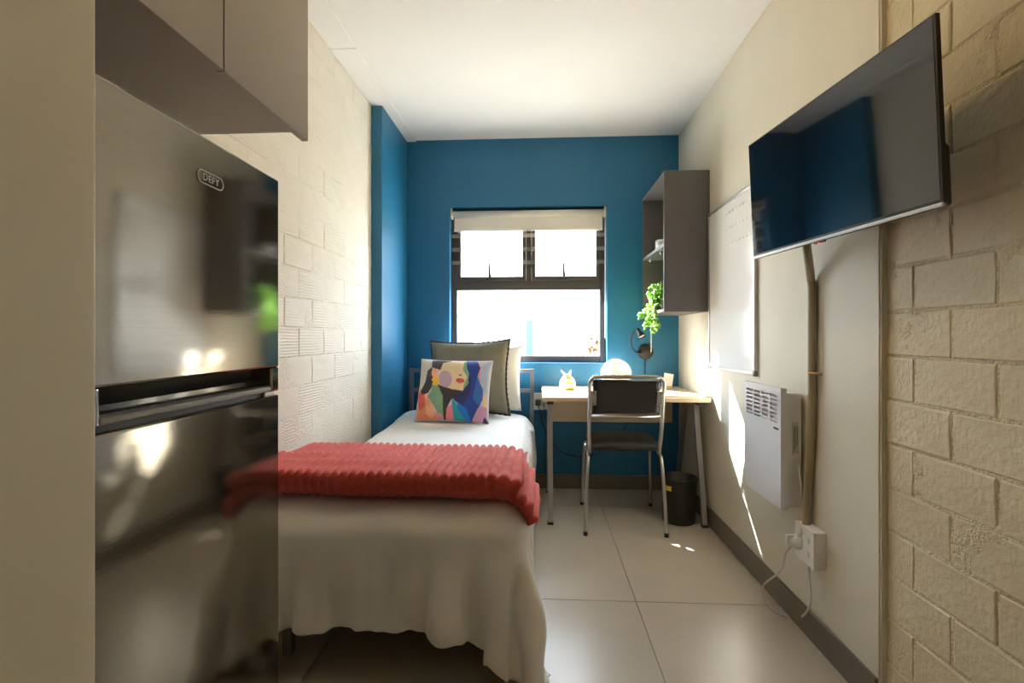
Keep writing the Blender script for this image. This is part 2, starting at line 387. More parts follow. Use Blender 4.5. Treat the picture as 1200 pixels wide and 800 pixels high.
def shrub(x, y, h, r, label, m, n=240):
    t = thing('garden_shrub', (x, y, -.3), label, 'shrub'); rnd = random.Random(int(x*50))
    b = MB()
    for i in range(n):
        d = Vector((rnd.gauss(0, 1), rnd.gauss(0, 1), rnd.gauss(0, 1))).normalized()*rnd.uniform(.5, 1)
        c = Vector((x, y, -.3+h*.62))+Vector((d.x*r, d.y*r, d.z*h*.38)); q = Matrix.Rotation(rnd.uniform(0, 6.28), 3, 'Z') @ Matrix.Rotation(rnd.uniform(-1, 1), 3, 'X'); s = rnd.uniform(.05, .09)
        b.add([c+q @ Vector(p)*s for p in ((0,-1,0),(.45,0,.1),(0,1,0),(-.45,0,.1))], [(0,1,2,3)])
    b.build('foliage', m, t, recalc=False)
    s = MB()
    for i in range(5): a = i*1.26; s.tube([(x, y, -.3), (x+r*.4*math.cos(a), y+r*.4*math.sin(a), -.3+h*.6)], [.018, .008], 6)
    s.build('stem', 'ext_brick', t)
shrub(.42, 8.6, 1.15, .26, 'small green shrub outside below the window', 'ext_leaf')
shrub(.98, 9.0, 1.5, .24, 'taller rusty brown shrub outside beside the small one', 'ext_leaf2')
shrub(-2.9, 9.5, 1.35, .5, 'leafy shrub outside near the grey window', 'ext_leaf')
shrub(3.0, 10.0, 1.25, .45, 'rusty shrub outside by the boundary wall end', 'ext_leaf2')

# ------------------------------------------------------------------ ceiling lamp above the bed foot (out of the frame)
cl = thing('ceiling_lamp_offscreen', (0, 1.55, H), 'round white flush ceiling lamp above the bed foot', 'lamp')
MB().lathe([(.11, -.025), (.115, -.012), (.115, 0)], (0, 1.55, H)).build('lamp_base', 'white', cl)
M['lamp'] = mat('lit_diffuser', (.9, .9, .85), .5, emit=(1.0, .71, .33), estr=LAMP_W*1.95)
MB().lathe([(0, -.080), (.04, -.077), (.07, -.066), (.09, -.048), (.10, -.025)], (0, 1.55, H)).build('diffuser_offscreen', 'lamp', cl)

# ------------------------------------------------------------------ fridge
fx, fy0_, fy1_, ft = -.56, .60, 1.052, 1.473
fg = thing('fridge', (-.8, .826, 0), 'brushed steel two-door fridge freezer against the brick wall', 'fridge')
Bx(-1.055, -.625, fy0_+.003, fy1_-.003, .03, ft-.012).build('body', 'grey_plastic', fg, bevel=.006)
# freezer door with a pocket cut along its lower edge
pz0, pz1, py0, py1 = 1.034, 1.073, fy0_+.012, fy1_-.030
fd = MB().box(-.62, fx, fy0_, fy1_, pz1, ft).box(-.62, fx, fy0_, py0, 1.022, pz1).box(-.62, fx, py1, fy1_, 1.022, pz1).build('freezer_door', 'steel', fg, bevel=.004)
hd = MB().prism([(-.62, pz0), (fx-.030, pz0), (fx-.030, pz0+.012), (fx-.004, pz1), (-.62, pz1)], 1, py0, py1).build('handle_recess', 'gloss_black', fd)
MB().box(-.62, fx-.001, py0, py1, 1.023, pz0).build('handle_lip', 'grey_plastic', fd, bevel=.003)
Bx(-.62, fx-.012, fy0_+.004, fy1_-.004, 1.014, 1.022).build('door_gasket', 'black', fg)
Bx(-.62, fx, fy0_, fy1_, .07, 1.014).build('fridge_door', 'steel', fg, bevel=.004)
Bx(-.60, fx-.006, fy1_-.045, fy1_-.006, 1.0135, 1.0225).build('hinge', 'chrome', fg, bevel=.002)
Bx(-1.0, fx-.05, fy0_+.02, fy1_-.02, .004, .06).build('plinth', 'black', fg)
# badge
byc, bz = .826, 1.404
def pill(w, h, n=10):
    p = []
    for sx, a0 in ((1, -90), (-1, 90)):
        for i in range(n+1):
            a = math.radians(a0+180*i/n); p.append((sx*(w/2-h/2)+h/2*math.cos(a), h/2*math.sin(a)))
    return p
bd = MB(); bd.prism([(byc+a, bz+b) for a, b in pill(.066, .021)], 0, fx, fx+.0012)
badge = bd.build('badge', 'steel', fd)
MB().tube([(fx+.0014, byc+a, bz+b) for a, b in pill(.066, .021)], .0009, 6, closed=True).build('badge_rim', 'chrome', badge)
R_x = Matrix(((0, 0, 1, 0), (1, 0, 0, 0), (0, 1, 0, 0), (0, 0, 0, 1)))   # text x -> +Y, y -> +Z, out -> +X
text_mesh('badge_lettering', 'DEFY', .0165, Matrix.Translation((fx+.0016, byc, bz)) @ R_x, 'chrome', badge)

# ------------------------------------------------------------------ wall cabinet over the fridge
kx, ky0, ky1, kz = -.70, .69, 1.484, 1.726
kc = thing('wall_cabinet', (-.89, 1.087, 1.755), 'grey laminate two-door wall cabinet above the fridge', 'cabinet')
Bx(XL+.003, kx-.022, ky0, ky1, 1.755, 2.42).build('carcass', 'laminate', kc, bevel=.001)
Bx(XL+.003, kx-.022, ky1-.018, ky1+.0005, 1.7545, 2.4205).build('end_panel', 'laminate', kc)
for a, b in ((ky0, 1.077), (1.081, ky1)): Bx(kx-.019, kx, a, b, kz, 2.42).build('door', 'laminate', kc, bevel=.001, seg=1)
Bx(kx-.030, kx-.019, 1.055, 1.070, kz+.022, kz+.030).build('door_bumper', 'black', kc)

# ------------------------------------------------------------------ bed
BX_0, BX_1, BY0, BY1, BTOP = -.97, -.075, 1.64, 3.64, .545
bed = thing('bed_frame', (-.52, 2.65, 0), 'grey metal single bed frame with barred headboard', 'bed')
for x in (-.955, -.060): MB().tube([(x, 3.70, 0), (x, 3.70, .895)], .014, 4, sq=True).build('headboard_post', 'bedmetal', bed)
for z in (.880, .735): MB().tube([(-.955, 3.70, z), (-.060, 3.70, z)], .013, 4, sq=True).build('headboard_rail', 'bedmetal', bed)
for x in (-.945, -.10): Bx(x-.015, x+.015, BY0+.03, 3.70, .22, .27).build('side_rail', 'bedmetal', bed)
Bx(-.945, -.10, BY0+.03, BY0+.06, .22, .27).build('foot_rail', 'bedmetal', bed)
for x in (-.90, -.14): MB().tube([(x, BY0+.12, 0), (x, BY0+.12, .225)], .016, 4, sq=True).build('leg', 'bedmetal', bed)
for k in range(11): Bx(-.94, -.105, BY0+.12+k*.175, BY0+.20+k*.175, .262, .276).build('slat', 'wood', bed)
mt = Bx(BX_0+.01, BX_1-.01, BY0+.01, BY1-.01, .277, BTOP-.012).build('mattress', 'mattress', bevel=.05, seg=4)
tag(mt, 'thick mattress under the white duvet', 'mattress')

def drape():
    """a small position-based cloth run: the duvet falls over the rounded mattress on to its sides"""
    h = .024
    x0, x1, y0, y1 = BX_0-.085, BX_1+.41, BY0-.335, 3.60
    nx, ny = int(round((x1-x0)/h)), int(round((y1-y0)/h))
    X, Y = np.meshgrid(np.linspace(x0, x1, nx+1), np.linspace(y0, y1, ny+1))
    rng = np.random.RandomState(3)
    P = np.stack([X, Y, np.full_like(X, BTOP+.02)], -1)
    P[..., 2] += rng.uniform(0, .012, X.shape)
    hx, hy = (x1-x0)/nx, (y1-y0)/ny
    # a little extra cloth along the hanging edges makes the folds
    ex = 1+.16*np.clip((BY0-Y)/.3, 0, 1)                      # along x at the foot
    ey = 1+.06*np.clip((X-BX_1)/.4, 0, 1)                     # along y on the right
    rx = hx*(ex[:, :-1]+ex[:, 1:])/2; ry = hy*(ey[:-1]+ey[1:])/2
    V = np.zeros_like(P); c0 = np.array([(BX_0+BX_1)/2, (BY0+BY1)/2, (.25+BTOP)/2]); rad = .07
    hb = np.array([(BX_1-BX_0)/2-rad, (BY1-BY0)/2-rad, (BTOP-.25)/2-rad])
    cr = .40; okm = ~((X > x1-cr) & (Y < y0+cr) & (np.hypot(X-(x1-cr), Y-(y0+cr)) > cr))
    pin = (X > BX_0+.06) & (X < BX_1-.22) & (Y > BY0+.22)
    inv = np.where(pin, 0.02, 1.0)
    def dist(a, b, wa, wb, r, k, m):
        d = b-a; l = np.linalg.norm(d, axis=-1)+1e-9
        c = (k*(l-r)/l/(wa+wb))[..., None]*d*m[..., None]
        return c*wa[..., None], -c*wb[..., None]
    def solve(A, sl_a, sl_b, r, k):
        da, db = dist(A[sl_a], A[sl_b], inv[sl_a], inv[sl_b], r, k, (okm[sl_a] & okm[sl_b]).astype(float)); A[sl_a] += da; A[sl_b] += db
    s_ = slice
    dia = math.hypot(hx, hy)
    dt = .012
    for it in range(190):
        V[..., 2] -= 9.8*dt; V *= .975 if it < 150 else .93
        Q = P+V*dt
        for _ in range(14):
            for p in (0, 1):
                a = (s_(None), s_(p, nx, 2)); b = (s_(None), s_(p+1, nx+1, 2)); solve(Q, a, b, rx[:, p::2][:, :Q[a].shape[1]], 1.0)
                a = (s_(p, ny, 2), s_(None)); b = (s_(p+1, ny+1, 2), s_(None)); solve(Q, a, b, ry[p::2][:Q[a].shape[0]], 1.0)
            solve(Q, (s_(0, ny, 1), s_(0, nx, 1)), (s_(1, ny+1, 1), s_(1, nx+1, 1)), dia, .12)
            solve(Q, (s_(1, ny+1, 1), s_(0, nx, 1)), (s_(0, ny, 1), s_(1, nx+1, 1)), dia, .12)
            # bending
            solve(Q, (s_(None), s_(0, nx-3, 1)), (s_(None), s_(4, nx+1, 1)), 4*hx, .018)
            solve(Q, (s_(0, ny-3, 1), s_(None)), (s_(4, ny+1, 1), s_(None)), 4*hy, .018)
        q = np.abs(Q-c0)-hb; o = np.maximum(q, 0); lo = np.linalg.norm(o, axis=-1); ins = lo+np.minimum(q.max(-1), 0)-rad
        sg = np.sign(Q-c0); nrm = o/(lo[..., None]+1e-9)*sg
        top = lo < 1e-6; nrm[top] = (0, 0, 1)
        pen = np.where(ins < .012, .012-ins, 0)
        Q += nrm*pen[..., None]
        hit = pen > 0
        Q[hit, :2] += (P[hit, :2]-Q[hit, :2])*.5
        low = Q[..., 2] < .016; Q[low, 2] = .016; Q[low, :2] = P[low, :2]+(Q[low, :2]-P[low, :2])*.3
        Q[..., 0] = np.clip(Q[..., 0], XL+.016, np.maximum(.026+.016*np.sin(Y*9), .60-(it-60)*.006))
        V = (Q-P)/dt; P = Q
    return P, okm
P, OKM = drape()
ny_, nx_ = P.shape[0]-1, P.shape[1]-1
# puff of the filling: soft lumps along the normal
du = np.gradient(P, axis=1); dv = np.gradient(P, axis=0); nr_ = np.cross(du, dv); nr_ /= np.linalg.norm(nr_, axis=-1)[..., None]+1e-9
dm = MB(); vv = []
for j in range(ny_+1):
    for i in range(nx_+1):
        p = Vector(P[j, i]); n = Vector(nr_[j, i]); q = Vector((i*.024, j*.024, 0))
        lump = .010*mnoise.noise(q*3.2)+.006*mnoise.noise(q*8)
        if n.z < .6: lump += .045*abs(mnoise.noise(Vector((q.x*6, q.y*2.0, 3)) if abs(n.y) > abs(n.x) else Vector((q.x*2.2, q.y*7, 5))))
        if n.z > .7: lump = lump*.8+.010+.030*max(0, min(1, (p.y-3.0)/.4))*max(0, min(1, (-.12-p.x)/.2))
        vv.append(p+n*max(lump+.004, -.002))
dm.add(vv, [(j*(nx_+1)+i, j*(nx_+1)+i+1, (j+1)*(nx_+1)+i+1, (j+1)*(nx_+1)+i) for j in range(ny_) for i in range(nx_) if OKM[j, i] and OKM[j, i+1] and OKM[j+1, i] and OKM[j+1, i+1]], True)
b_ = len(dm.v)
dv_ = dm.build('duvet', 'duvet', recalc=False)
bm_ = bmesh.new(); bm_.from_mesh(dv_.data); bmesh.ops.delete(bm_, geom=[v for v in bm_.verts if not v.link_faces], context='VERTS'); bm_.to_mesh(dv_.data); bm_.free()
sl = dv_.modifiers.new('thick', 'SOLIDIFY'); sl.thickness = .010; sl.offset = -.6
sb = dv_.modifiers.new('sub', 'SUBSURF'); sb.levels = 1; sb.render_levels = 1
tag(dv_, 'white duvet draped over the single bed and hanging to the floor', 'duvet')
def duvet_top(x, y):
    d = np.hypot(P[..., 0]-x, P[..., 1]-y)+np.where(P[..., 2] < .45, 9, 0); k = np.unravel_index(d.argmin(), d.shape); return P[k][2]

# folded coral throw
def throw():
    b = MB(); pitch = .031
    def slab(xa, xb, ya, yb, zb, th, front, drop, seed, nv=44):
        L = xb-xa; nu = int(L/pitch*10)
        half = []
        # closed cross-section in (y,z): back thin, front bulge
        def cross(t):
            if t < .5:                                   # top, from the back edge to the front edge
                s = t/.5; y = yb+(ya-yb)*s
                z = zb+th*(.75+.35*math.exp(-((s-.52)/.10)**2)*.5+front*math.sin(max(0, (s-.58)/.42)*math.pi*.62))
                e = min(s, 1-s)/.10
                if e < 1: z = zb+(z-zb)*(.5+.5*math.sqrt(max(0, 1-(1-e)**2)))
            else:
                s = (t-.5)/.5; y = ya+(yb-ya)*s; z = zb+th*.08
                e = min(s, 1-s)/.06
                if e < 1: z = zb+th*(.5-.42*math.sqrt(max(0, 1-(1-e)**2)))
            return y, z
        v = []; n = nv
        for i in range(nu+1):
            u = i/nu; ph = u*L/pitch*math.pi
            rib = abs(math.sin(ph))**.6*.020
            wob = .010*mnoise.noise(Vector((u*L*4, seed, 0)))
            for k in range(n):
                t = k/n; y, z = cross(t); yy = y+wob+.03*(u-.5)*-.6+.012*mnoise.noise(Vector((u*L*7, t*3, seed)))
                a = cross((t+.01) % 1); c = cross((t-.01) % 1); ny, nz = -(a[1]-c[1]), (a[0]-c[0]); l = math.hypot(ny, nz)+1e-9
                ny, nz = ny/l, nz/l
                if nz > 0 and t >= .5 or nz < 0 and t < .5: ny, nz = -ny, -nz
                x = xa+u*L; zz = z+.006*mnoise.noise(Vector((x*9, yy*9, seed)))
                out = rib*(1 if t < .52 else .35)
                yy += ny*out; zz += nz*out
                s = x-(BX_1-.085)                           # bend over the bed edge
                if s > 0:
                    R = .13; a_ = min(s/R, drop); ex = s-a_*R
                    px = BX_1-.085+R*math.sin(a_)+ex*math.cos(a_)+(zz-zb)*math.sin(a_); dz = -R*(1-math.cos(a_))-ex*math.sin(a_)-(zz-zb)*(1-math.cos(a_))
                    x, zz = px, zz+dz
                v.append((x, yy, zz))
        f = [(i*n+k, i*n+(k+1) % n, (i+1)*n+(k+1) % n, (i+1)*n+k) for i in range(nu) for k in range(n)]
        f += [tuple(range(n))[::-1], tuple(nu*n+k for k in range(n))]
        b.add(v, f, True); b.smooth[-1] = b.smooth[-2] = True
    z = BTOP+.036
    slab(-1.045, .000, 1.70, 2.14, z, .026, .0, 1.1, 1)
    slab(-1.045, -.020, 1.675, 2.20, z+.016, .026, .0, .85, 2)
    slab(-1.045, -.072, 1.78, 2.27, z+.028, .036, .0, .5, 3)
    slab(-1.045, -.088, 1.630, 1.98, z+.034, .058, .18, .5, 4)
    o = b.build('throw_blanket', 'throw', recalc=True)
    return tag(o, 'coral red ribbed fleece throw folded across the foot of the bed', 'blanket')
throw()

# pillows and cushions
def pillow_mesh(w, h, t, nu, nv, seed, pinch=.05, wr=.006, both=True):
    b = MB()
    def side(sg):
        def fn(u, v):
            a, c = u*2-1, v*2-1
            x = a*w/2*(1-pinch*(1-c*c)*abs(a)); z = c*h/2*(1-pinch*(1-a*a)*abs(c))
            e = max(0, (1-abs(a)**3.2)*(1-abs(c)**3.2))**.55
            y = sg*(t/2*e)
            y += wr*e**.4*mnoise.fractal(Vector((x*9, z*9, seed+sg)), 1, 2, 3)*(1 if e > 0 else 0)
            return Vector((x, -y, z))
        return fn
    b.grid(side(1), nu, nv)
    nf = len(b.f)
    b.grid(side(-1), nu, nv, flip=True)
    return b, nf
def place(b, loc, lean, yaw, roll=0):
    m = Matrix.Translation(loc) @ Matrix.Rotation(yaw, 4, 'Z') @ Matrix.Rotation(-lean, 4, 'X') @ Matrix.Rotation(roll, 4, 'Y')
    return b.xf(m), m

b, _ = pillow_mesh(.66, .47, .12, 30, 24, 5); b, _ = place(b, Vector((-.46, 3.598, .84)), .16, -.03)
tag(b.build('pillow', 'white_cloth', weld=True), 'plain white pillow propped behind the sage green cushion', 'pillow')
b, _ = pillow_mesh(.56, .515, .15, 32, 30, 9, pinch=.10, wr=.010); b, gm = place(b, Vector((-.485, 3.43, .855)), .19, -.06, -.02)
gc = thing('throw_cushion', (-.485, 3.40, .58), 'large sage green square cushion with dark fringed piping', 'cushion')
b.build('cover', 'olive', gc, weld=True)
per = []
for i in range(200):
    s = i/200*4; k = int(s); q = (s-k)*2-1
    a, c = ((q, -1), (1, q), (-q, 1), (-1, -q))[k]
    x = a*.56/2*(1-.10*(1-c*c)*abs(a)); z = c*.515/2*(1-.10*(1-a*a)*abs(c))
    per.append(gm @ Vector((x*1.01, .003*math.sin(i*2.2), z*1.01)))
MB().tube(per, [.0065+.002*math.sin(i*1.9) for i in range(200)], 6, closed=True).build('piping', 'olive_dk', gc)

ART = [  # (colour, polygon) in picture units of the cushion front
 ((205,200,208), [(0,0),(1000,0),(1000,1000),(0,1000)]),
 ((214,203,188), [(118,215),(225,225),(180,310),(100,520),(60,690),(45,720)]),
 ((226,140,105), [(75,540),(110,490),(190,560),(225,620),(242,740),(70,735),(85,600)]),
 ((214,95,88), [(75,545),(110,480),(150,535),(148,630),(110,660),(88,640)]),
 ((236,170,135), [(150,540),(190,560),(225,620),(240,690),(200,728),(160,690)]),
 ((62,57,60), [(225,232),(300,222),(400,226),(330,260),(300,325),(255,310),(220,300)]),
 ((62,57,60), [(225,296),(180,330),(158,420),(108,505),(130,532),(180,522),(215,475),(235,420),(225,330)]),
 ((62,57,60), [(265,445),(320,465),(400,488),(500,470),(530,430),(520,520),(440,560),(390,560),(350,620),(320,735),(298,735),(305,620),(312,540),(285,490)]),
 ((122,160,130), [(225,440),(270,450),(312,540),(304,690),(272,705),(225,620),(175,545),(215,490)]),
 ((226,207,166), [(320,255),(400,228),(525,226),(525,280),(535,350),(525,440),(480,496),(400,486),(320,462),(283,430),(283,350),(300,320)]),
 ((188,158,178), 'e', (338,400,56,72)),
 ((132,170,130), [(505,228),(530,228),(532,300),(538,380),(525,440),(482,494),(495,440),(523,380),(492,320)]),
 ((240,165,130), 'e', (245,352,27,42)),
 ((235,188,40), 'e', (255,408,38,21)), ((235,188,40), 'e', (250,444,30,15)),
 ((205,78,72), 'e', (462,412,36,21)), ((120,70,60), 'e', (466,364,12,6)),
 ((36,66,152), [(522,226),(610,226),(637,290),(612,370),(652,480),(640,560),(565,680),(522,745),(470,700),(440,610),(390,560),(440,520),(505,478),(530,430),(540,350),(525,300)]),
 ((46,50,104), [(530,440),(545,350),(560,420),(540,520),(470,610),(440,610),(390,560),(440,520),(505,478)]),
 ((58,110,190), [(600,400),(612,370),(652,480),(640,560),(600,610),(560,560)]),
 ((236,150,150), [(622,255),(645,290),(628,380),(655,450),(612,372),(637,295)]),
 ((178,192,222), [(655,275),(745,212),(705,300),(680,500),(652,480),(632,390)]),
 ((242,204,168), [(650,530),(680,510),(668,640),(630,640)]),
 ((206,156,186), [(612,605),(668,620),(655,720),(600,752),(522,745),(562,680)]),
 ((38,160,182), [(388,560),(440,620),(482,742),(382,735),(380,640)]),
 ((28,120,205), [(430,590),(500,640),(524,745),(480,740),(430,650)]),
 ((236,130,142), [(338,640),(386,605),(382,735),(318,735)]),
 ((216,150,152), [(232,668),(292,690),(300,735),(238,738)]),
 ((52,52,96), [(600,755),(640,690),(672,755)])]
def art(u, v):                           # u right, v down, both 0..1
    px = (118-73*v)+u*(622-7*v); py = 215+525*v; col = (205, 200, 208)
    for it in ART:
        if it[1] == 'e':
            cx_, cy_, a, c = it[2]; ok = ((px-cx_)/a)**2+((py-cy_)/c)**2 < 1
        else:
            ok = False; P_ = it[1]; j = len(P_)-1
            for i in range(len(P_)):
                (xi, yi), (xj, yj) = P_[i], P_[j]
                if (yi > py) != (yj > py) and px < (xj-xi)*(py-yi)/(yj-yi)+xi: ok = not ok
                j = i
        if ok: col = it[0]
    return (*lin([c/255 for c in col]), 1)
NU, NV = 150, 126
b, nf = pillow_mesh(.485, .415, .13, NU, NV, 21, pinch=.045, wr=.006)
b, _ = place(b, Vector((-.555, 3.225, .785)), .34, -.06, .02)
cu = b.build('throw_cushion', 'print', recalc=False)
ca = cu.data.color_attributes.new('print', 'FLOAT_COLOR', 'POINT')
cols = []
for sd_ in (0, 1):
    for j in range(NV+1):
        for i in range(NU+1): cols += art(i/NU, 1-j/NV) if sd_ == 0 else (.6, .58, .6, 1)
ca.data.foreach_set('color', cols)
tag(cu, 'white cushion printed with a stylised portrait of a dark-haired woman', 'cushion')

# ------------------------------------------------------------------ desk
DX0, DX1, DY0, DY1, DT = .012, 1.008, 3.035, 3.755, .767
dk = thing('desk', (.51, 3.4, 0), 'pale wood desk on grey A-frame legs below the window', 'desk')
Bx(DX0, DX1, DY0, DY1, DT-.024, DT).build('desktop', 'wood', dk, bevel=.002)
Bx(.07, .955, 3.70, 3.718, .51, DT-.024).build('modesty_panel', 'wood', dk, bevel=.001)
for x in (.062, .978):
    MB().tube([(x, 3.24 if x > .5 else 3.13, DT-.03), (x, 3.06, .012)], .015, 4, sq=True).build('leg', 'deskleg', dk)
    MB().tube([(x, 3.44, DT-.03), (x, 3.68, .012)], .015, 4, sq=True).build('leg', 'deskleg', dk)
    Bx(x-.02, x+.02, 3.10, 3.60, DT-.05, DT-.024).build('leg_bracket', 'black', dk)
    for y in (3.058, 3.682): Bx(x-.018, x+.018, y-.018, y+.018, 0, .014).build('foot_cap', 'black', dk)

# ------------------------------------------------------------------ chair
ch = thing('chair', (.50, 3.12, 0), 'black padded metal-framed chair tucked at the desk', 'chair')
def cw(x, y, z): return (x+.022*(y-2.9)/.5, y, z)      # the chair stands very slightly turned
for s in (-1, 1):
    xc = .487; w0 = .228
    rear = [(xc+s*w0, 2.895, .0), (xc+s*(w0-.004), 2.925, .20), (xc+s*(w0-.015), 2.955, .40), (xc+s*(w0-.018), 2.975, .432), (xc+s*(w0-.018), 3.02, .443)]
    front = [(xc+s*(w0-.018), 3.30, .443), (xc+s*(w0-.018), 3.345, .432), (xc+s*(w0-.014), 3.365, .40), (xc+s*(w0-.006), 3.395, .20), (xc+s*w0, 3.42, .0)]
    MB().tube([cw(*p) for p in smooth_path(rear+[(xc+s*(w0-.018), 3.16, .443)], 5)], .0105, 10).build('leg', 'chrome', ch)
    MB().tube([cw(*p) for p in smooth_path([(xc+s*(w0-.018), 3.16, .443)]+front, 5)], .0105, 10).build('leg', 'chrome', ch)
    for y in (2.895, 3.42): MB().lathe([(.0125, 0), (.0125, .022)], cw(xc+s*w0, y, 0), 12).build('foot_cap', 'black', ch)
xc, hw = .487, .206
bf = [(xc-hw+.006, 2.975, .455), (xc-hw, 2.93, .60), (xc-hw, 2.875, .80)]
arc = [(xc-hw+.045*(1-math.cos(a)), 2.857-.004*math.sin(a), .862+.045*math.sin(a)) for a in (0, .5, 1.0, math.pi/2)]
left = bf+arc; right = [(2*xc-x, y, z) for x, y, z in left[::-1]]
MB().tube([cw(*p) for p in smooth_path(left+right, 4)], .0115, 10).build('back_frame', 'chrome', ch)
MB().tube([cw(xc-hw, 2.912, .676), cw(xc+hw, 2.912, .676)], .008, 8).build('back_rail', 'chrome', ch)
def pad(u, v, sg):
    a, c = u*2-1, v*2-1; x = xc+a*.188; z = .791+c*.100
    e = max(0, (1-abs(a)**8)*(1-abs(c)**6))**.4
    y = 2.888-(z-.78)*.27+.015*(1-a*a)
    return Vector(cw(x, y-sg*.014*e, z))
pb = MB().grid(lambda u, v: pad(u, v, 1), 24, 16).grid(lambda u, v: pad(u, v, -1), 24, 16, flip=True)
pb.build('backrest', 'vinyl', ch, weld=True)
for s in (-1, 1):
    pl = MB().box(xc+s*.185-.016, xc+s*.185+.016, 2.868, 2.872, .742, .83).xf(Matrix.Translation((0, .0, 0)) @ Matrix.Translation((0, 2.87, .786)) @ Matrix.Rotation(.26, 4, 'X') @ Matrix.Translation((0, -2.87, -.786)))
    q = pl.build('bracket_plate', 'chrome', ch, bevel=.001)
    for z in (.757, .815): MB().lathe([(.0, .0), (.004, .0), (.004, .002), (0, .003)], (xc+s*.188, 2.866-(z-.786)*.27, z), 10, axis=(0, -1, -.26)).build('screw', 'black', q)
def seat(u, v, sg):
    a, c = u*2-1, v*2-1; e = max(0, (1-abs(a)**5)*(1-abs(c)**5))**.45
    x = xc+.003+a*(.212-.018*c*0); y = 3.155+c*.20
    return Vector(cw(x, y, .488+(.032*e if sg > 0 else -.030*e)+.012*(1-a*a)*(1-c*c)*sg))
MB().grid(lambda u, v: seat(u, v, 1), 26, 26).grid(lambda u, v: seat(u, v, -1), 26, 26, flip=True).build('seat', 'vinyl', ch, weld=True)

# ------------------------------------------------------------------ waste bin
bn = thing('waste_bin', (.852, 3.15, 0), 'round black plastic waste bin under the desk with yellow tag', 'bin')
MB().lathe([(.092, .001), (.096, .004), (.108, .268), (.111, .272), (.108, .274), (.104, .270), (.092, .012), (0, .010)], (.852, 3.15, 0), 40).build('bucket', 'gloss_black' if False else 'black', bn)
MB().tube([(.852+.109*math.cos(a), 3.15+.109*math.sin(a), .272) for a in [2*math.pi*i/40 for i in range(40)]], .003, 6, closed=True).build('rim', 'black', bn)
tg = MB(); a0, a1 = math.radians(205), math.radians(232)
tg.grid(lambda u, v: Vector((.852+.1085*math.cos(a0+(a1-a0)*u), 3.15+.1085*math.sin(a0+(a1-a0)*u), .205+.03*v)), 8, 1).build('tag', 'yellow', bn, recalc=False)

# ------------------------------------------------------------------ things on the desk
gj = U(667, 458, Z=DT); gx_, gy_ = gj.x-.005, 3.50
jr = thing('gift_jar', (gx_, gy_, DT), 'small white and yellow gift jar with tied ribbon ends on desk', 'jar')
MB().lathe([(.042, .001), (.052, .012), (.056, .035), (.050, .065), (.032, .088), (.022, .096), (.026, .104), (0, .106)], (gx_, gy_, DT), 28).build('jar_body', 'white', jr)
def wrap(z0, z1, r0, r1, a0, a1):
    return MB().grid(lambda u, v: Vector((gx_+(r0+(r1-r0)*v)*math.cos(a0+(a1-a0)*u), gy_+(r0+(r1-r0)*v)*math.sin(a0+(a1-a0)*u), DT+z0+(z1-z0)*v)), 10, 3)
wrap(.044, .086, .0565, .036, math.radians(255), math.radians(310)).build('label', 'yellow', jr, recalc=False)
wrap(.006, .018, .0495, .0545, math.radians(250), math.radians(315)).build('base_band', 'yellow', jr, recalc=False)
MB().tube([(gx_-.012, gy_, DT+.098), (gx_-.045, gy_-.005, DT+.132)], [.012, .003], 8).build('ribbon_end', 'white', jr)
MB().tube([(gx_+.012, gy_, DT+.098), (gx_+.024, gy_-.005, DT+.134)], [.012, .004], 8).build('ribbon_end', 'white', jr)

fxc, fyc, fzc = .532, 3.57, .872
fan = thing('desk_fan', (fxc, fyc, DT), 'round white desk fan with ringed grille behind the chair back', 'fan')
MB().lathe([(.058, .0), (.058, .008), (.020, .016), (.014, .02)], (fxc, fyc, DT), 28).build('fan_base', 'white', fan)
for s in (-1, 1): MB().tube([(fxc+s*.02, fyc+.02, DT+.01), (fxc+s*.035, fyc+.03, DT+.08)], .006, 8).build('strut', 'white', fan)
MB().lathe([(.100, -.028), (.104, -.026), (.104, .026), (.100, .028), (.097, .026), (.097, -.026), (.100, -.028)], (fxc, fyc, fzc), 40, axis=(0, -1, .12)).build('housing', 'white', fan)
gr = MB(); qf = Vector((0, 0, 1)).rotation_difference(Vector((0, -1, .12)))
for r in (.085, .070, .055, .040, .026):
    gr.tube([Vector((fxc, fyc, fzc))+qf @ Vector((r*math.cos(a), r*math.sin(a), .026+.008*(1-r/.1))) for a in [2*math.pi*i/40 for i in range(40)]], .0032, 6, closed=True)
for i in range(8):
    a = i*math.pi/4; gr.tube([Vector((fxc, fyc, fzc))+qf @ Vector((r*math.cos(a), r*math.sin(a), .024+.008*(1-r/.1))) for r in (.012, .10)], .0022, 6)
gr.build('grille', 'white', fan)
MB().lathe([(0, .036), (.014, .034), (.017, .026), (.017, .02)], (fxc, fyc, fzc), 20, axis=(0, -1, .12)).build('hub', 'white', fan)
MB().lathe([(.034, -.024), (.034, -.012), (0, -.010)], (fxc, fyc, fzc), 32, axis=(0, -1, .12)).build('back_plate', 'white', fan)
for i in range(4):
    bl = MB().grid(lambda u, v: Vector((fxc, fyc, fzc))+qf @ (Matrix.Rotation(i*math.pi/2, 3, 'Z') @ Vector((.015+.07*u, (v-.5)*(.03+.03*u), .004+.012*(v-.5)))), 6, 4); bl.build('blade', 'white', fan, recalc=False)

cdv = thing('card_holder', (.895, 3.60, DT), 'white card leaning on a small wooden block on desk', 'card')
Bx(.865, .925, 3.59, 3.63, DT, DT+.018).build('wooden_block', 'wood', cdv, bevel=.002)
Bx(-.033, .033, -.001, .001, 0, .088).xf(Matrix.Translation((.893, 3.598, DT+.019)) @ Matrix.Rotation(.18, 4, 'Y') @ Matrix.Rotation(-.15, 4, 'X')).build('card', 'white', cdv)

